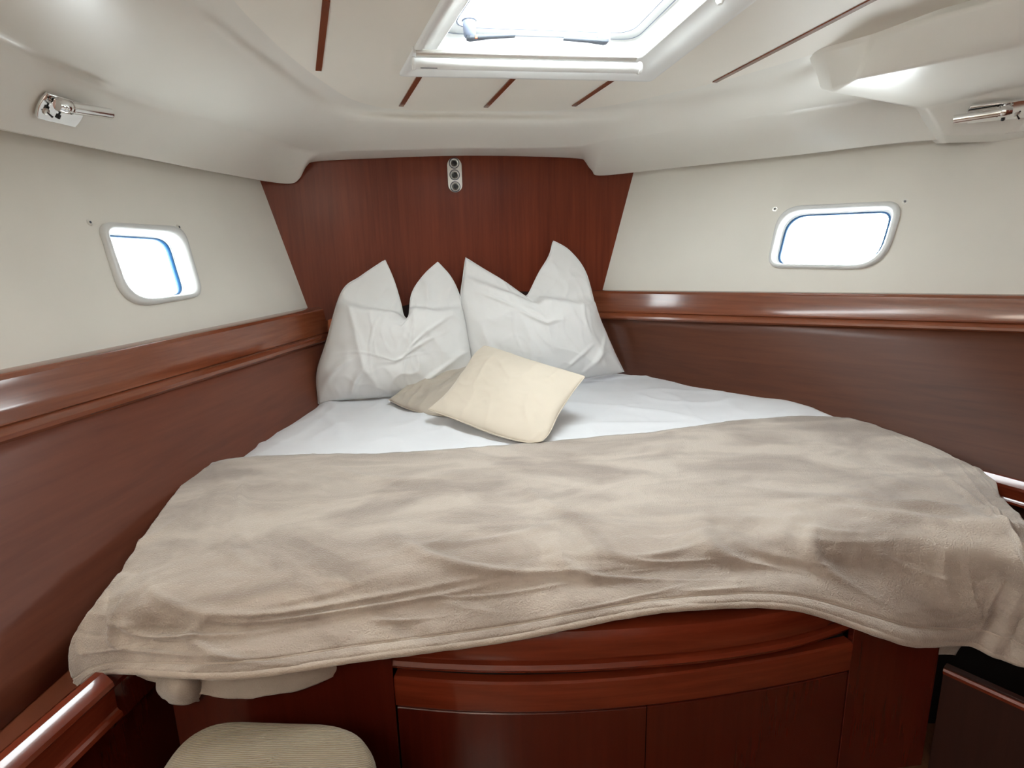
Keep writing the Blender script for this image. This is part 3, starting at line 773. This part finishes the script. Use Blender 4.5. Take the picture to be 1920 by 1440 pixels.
# bunk board that carries the mattress
PL = resamp(np.array([S[-1, j] for j in range(141)]), 31)
plank = [np.array([*p[:2], ZC-.868]) for p in ([Lc[0]+[.03, 0, 0]]+[Lc[k]+[.04, 0, 0] for k in (30, 60, 90)]+[q+np.array([0, .03, 0]) for q in PL[1:-1]]+[Rc[k]+[-.04, 0, 0] for k in (110, 90, 60, 30, 0)])]
prism('bunk_board', plank, np.array([0, 0, -.015]), 'locker', bf, 0, smooth=False)
flat_panel('filler_panel', (e0[0], 1.50, 0), (1.62, 1.62, 0), .0, ZC-.89, 'shade')  # dark filler added to hide a bright gap under the moulding
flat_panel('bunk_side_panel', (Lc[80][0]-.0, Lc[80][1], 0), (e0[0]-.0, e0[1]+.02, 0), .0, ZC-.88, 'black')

# ---- right side: lower rail, dark panels
def fiddle(name, label, cat, A, B, inn, ht, wd, mat='mould'):
    A, B = np.array(A), np.array(B); inn = nrm(inn)
    prof = [(-wd, -.01), (-wd*.95, .0), (-wd*.7, .008), (-wd*.4, .008), (-.012, .0), (-.002, -.012), (.0, -.022), (-.003, -.032), (-.004, -ht*.75), (-.001, -ht*.80), (.006, -ht*.84), (.007, -ht*.94), (.0, -ht), (-wd, -ht)]
    path = [A+(B-A)*t for t in np.linspace(0, 1, 8)]
    o = sweep(name, prof, path, [inn]*8, [UP]*8, mat)
    return o
ra, rb_ = Z(1850, 893, -.79), Z(1920, 912, -.79); dr = nrm(rb_-ra)
fr = fiddle('shelf_rail', '', '', ra-dr*.05, rb_+dr*1.0, np.cross(dr, UP) if np.cross(dr, UP)[0] < 0 else -np.cross(dr, UP), .075, .045)
tag(fr, 'short varnished mahogany rail at the right edge beside the bunk', 'rail')
q = empty('side_locker', (rb_[0], rb_[1], 0)); tag(q, 'mahogany side locker with shadow painted into its dark wood at the lower right corner', 'cabinet')
s0 = Z(1770, 1252, -1.08); s1 = Z(1925, 1322, -1.08); ds = nrm(s1-s0)
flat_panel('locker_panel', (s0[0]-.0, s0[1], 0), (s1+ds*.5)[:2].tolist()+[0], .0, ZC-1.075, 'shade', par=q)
sweep('edge_strip', [(-.02, -.0), (.004, 0), (.007, -.006), (.004, -.016), (-.02, -.016)], [s0+(s1+ds*.5-s0)*t for t in np.linspace(0, 1, 5)], [nrm(np.array([ds[1], -ds[0], 0])) if ds[0] > 0 else nrm(np.array([-ds[1], ds[0], 0]))]*5, [UP]*5, 'mould', q)
_in = np.cross(dr, UP); _in = _in if _in[0] < 0 else -_in
_a, _b = ra-dr*.03-_in*.01, rb_+dr*.95-_in*.01
prism('locker_top', [np.array([*_a[:2], ZC-.862]), np.array([*_b[:2], ZC-.862]), np.array([*(_b-_in*.75)[:2], ZC-.862]), np.array([*(_a-_in*.10)[:2], ZC-.862])], np.array([0, 0, -.02]), 'board_r', q, 0, smooth=False)
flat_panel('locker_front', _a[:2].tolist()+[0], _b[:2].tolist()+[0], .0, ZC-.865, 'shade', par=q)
flat_panel('rear_panel', (s0[0]-.12, s0[1]+.16, 0), (s1[0]+.5, s1[1]+.28, 0), .0, ZC-.90, 'black', par=q)  # black colour takes the place of deep shade behind the locker
frame_box('door_post', Z(1932, 1380, -1.2)+np.array([.02, 0, -.1]), X0, [0, 1, 0], UP, .04, .03, .40, 'mould', q, .004)

# ---- left side: seat with fiddle rail and shelf
lf = empty('side_bench', Z(100, 1370, -.93)*[1, 1, 0]); tag(lf, 'mahogany side bench with a rounded varnished rail at the lower left corner', 'bench')
A0 = Z(208, 1272, -.85); A1 = Z(20, 1440, -.85); dl = nrm(A1-A0); il = np.cross(UP, dl); il = il if il[0] > 0 else -il
A0c = A0+il*.0
o = fiddle('fiddle_rail', '', '', A0-dl*.005, A1+dl*.35, il, .10, .055); 
o.parent = lf; o.matrix_parent_inverse = Matrix.Translation(-lf.location)
o2 = frame_box('rail_end', A0-dl*.07+il*-.035-np.array([0, 0, .075]), dl, il, UP, .16, .05, .09, 'locker', lf, .006)
k1 = A1+dl*.35; w0 = A0-dl*.2
prism('shelf', [np.array([*(w0-il*.05)[:2], ZC-.93]), np.array([*(k1-il*.05)[:2], ZC-.93]), np.array([*(k1-il*.45)[:2], ZC-.93]), np.array([*(w0-il*.30)[:2], ZC-.93])], np.array([0, 0, -.02]), 'board_l', lf, 0, smooth=False)
flat_panel('bench_front', (w0-il*.02)[:2].tolist()+[0], (k1-il*.02)[:2].tolist()+[0], .0, ZC-.90, 'locker', par=lf)

# ---- small upholstered seat in the foreground
sc_ = Z(500, 1400, -.955)
bx0, bx1 = Z(318, 1400, -.96), Z(708, 1400, -.96)
yb = Z(500, 1346, -.95)[1]
st = empty('seat', (sc_[0], .75, 0)); tag(st, 'ribbed beige upholstered seat cushion on a box below the bunk', 'seat')
_q = [Z(x, y, -.95) for x, y in ((240, 1520), (722, 1520), (692, 1352), (360, 1340))]
n = 60; Gs = []
Q = rpoly([p[:2] for p in _q], [.05, .05, .10, .14], 12)
Q = [np.array([*p, 0]) for p in Q]; cc = sum(Q)/len(Q)
rings = []
for s, z in ((.97, -1.08), (1.0, -1.07), (1.012, -1.03), (1.012, -.995), (1.0, -.975), (.97, -.962), (.92, -.954), (.8, -.949), (.6, -.946), (.3, -.945), (.0, -.945)):
    rings.append([cc+(p-cc)*s+np.array([0, 0, ZC+z+.003*noise.noise(Vector((p[0]*8, p[1]*8, s)))]) for p in Q])
gobj('seat_cushion', np.array(rings), 'rib', st, True)
tube('welt', [p+np.array([0, 0, ZC-1.055]) for p in [cc+(p-cc)*1.012 for p in Q]+[cc+(Q[0]-cc)*1.012]], .004, 'rib', st, 8)
prism('seat_base', [np.array([*(cc+(p-cc)*.95)[:2], 0.0]) for p in Q], np.array([0, 0, ZC-1.08]), 'locker', st, 0)

# ================================================================== FITTINGS
# aluminium plate with three round sockets on the bulkhead
c_t, c_b = BULK.hit(851, 296), BULK.hit(854, 361); bu = nrm(c_t-c_b); bx = np.cross(bu, BULK.n); wdt = np.linalg.norm(BULK.hit(866, 330)-BULK.hit(839, 330))/2
r0 = wdt; H = np.linalg.norm(c_t-c_b)/2; ctr = (c_t+c_b)/2
oval = [ctr+bu*(H-r0)*s+r0*(bx*math.cos(a)+bu*math.sin(a)) for s, a in [(1, t) for t in np.linspace(0, math.pi, 14)]+[(-1, t) for t in np.linspace(math.pi, 2*math.pi, 14)]]
sp = prism('socket_plate', oval, BULK.n*.010, 'alu', None, .003, 3); tag(sp, 'oval aluminium plate with three round sockets at the top of the wooden bulkhead', 'socket plate')
for yy in (306, 328, 350):
    c = BULK.hit(852.5+(yy-328)*.05, yy, off=.010)
    lathe('socket', [(r0*.60, -.002), (r0*.60, .006), (r0*.54, .0075), (r0*.48, .006), (r0*.30, .002), (r0*.28, -.001)], c, BULK.n, 'alu', sp, 30)
    lathe('socket_ring', [(r0*.72, -.001), (r0*.72, .0008), (r0*.60, .0008), (r0*.60, -.001)], c, BULK.n, 'dkgrey', sp, 30)
    lathe('socket_hole', [(0, .001), (r0*.27, .001), (r0*.27, .009), (0, .009)], c, BULK.n, 'blackp', sp, 18)


# chrome reading lamps
def lamp(label, tree, p0, p1, hub, tip, switch, knob_dir=-1, flip=1):
    a, n1 = shoot(tree, *p0); b, n2 = shoot(tree, *p1); h, n3 = shoot(tree, *hub)
    N = nrm(n1+n2+n3); t = b-a; t = nrm(t-N*np.dot(t, N)); s = np.cross(N, t); s = s if s[2] > 0 else -s
    N = nrm(N); c = (a+b)/2+N*.004; L = np.linalg.norm(b-a); Wd = .080
    root = empty('reading_lamp', c); tag(root, label, 'lamp')
    pl_ = []
    for k in range(9):
        an = -.5+k/8; pl_.append(c+t*(L/2-.008+.010*(1-(2*an)**2))+s*Wd*an)
    for k in range(9):
        an = .5-k/8; pl_.append(c-t*(L/2-.008+.010*(1-(2*an)**2))+s*Wd*an)
    prism('back_plate', pl_, N*.010, 'chrome', root, .002, 2)
    # bowl joint
    P = Plane(h+N*.035, h+N*.035+t, h+N*.035+s)
    hc = P.hit(*hub); e = P.hit(*tip); d = nrm(e-hc)
    lathe('swivel_post', [(0, 0), (.013, 0), (.011, .008), (.008, .022), (.010, .032), (0, .034)], hc-N*.032, N, 'chrome', root, 20)
    lathe('swivel_collar', [(0, -.018), (.014, -.018), (.020, -.010), (.020, .010), (.014, .016), (0, .016)], hc+N*.002, d, 'chrome', root, 24)
    Lt = np.linalg.norm(e-hc)
    lathe('lamp_tube', [(0, -.022), (.0145, -.022), (.0170, -.014), (.0170, .0), (.0167, Lt-.006), (.0160, Lt), (.0075, Lt+.001), (0, Lt-.004)], hc+N*.004, d, 'chrome', root, 28)
    prism('lamp_slot', [hc+N*.004+d*x-s*.0135+N*y for x, y in ((Lt*.42, -.003), (Lt*.50, -.009), (Lt*.93, -.009), (Lt*.93, -.003))], -s*.003, 'blackp', root, 0)
    lathe('collar_ring', [(.0168, 0), (.0195, 0), (.0195, .004), (.0168, .004)], hc+N*.004+d*.018, d, 'chrome', root, 24)
    lathe('thumb_screw', [(0, 0), (.0025, 0), (.0025, .016), (.006, .017), (.0065, .028), (0, .030)], hc-s*.012, -s, 'blackp', root, 14)
    sw, _ = shoot(tree, *switch)
    sw = sw-N*np.dot(sw-c, N)+N*.010
    lathe('switch_base', [(0, 0), (.0095, 0), (.0095, .003), (.007, .005), (0, .005)], sw, N, 'alu', root, 18)
    tube('switch_toggle', [sw+N*.005, sw+N*.018+t*.008-s*.005], .0022, 'blackp', root, 8, rr=[.002, .003])
    return root
lamp('chrome reading lamp on the liner at the left with its tube pointing right', LT, (68, 192), (148, 214), (118, 198), (204, 212), (78, 203))
lamp('chrome reading lamp on the liner pod at the right with its tube pointing left', PT, (1812, 214), (1935, 196), (1884, 208), (1788, 223), (1908, 206))

# ---- light portals guide daylight through the real openings
ho = sum(HO)/4+HN*.14
pr = area('hatch_portal', ho, -HN, HW*1.0, HL, portal=True)
pr.matrix_world = Matrix(((HX[0], np.cross(HN, HX)[0], HN[0], ho[0]), (HX[1], np.cross(HN, HX)[1], HN[1], ho[1]), (HX[2], np.cross(HN, HX)[2], HN[2], ho[2]), (0, 0, 0, 1)))
for W, P in ((LW, LWO), (RW, RWO)):
    c = W.hit(*np.mean(P, axis=0), off=-.085); area('portlight_portal', c, W.n, .40, .30, portal=True)
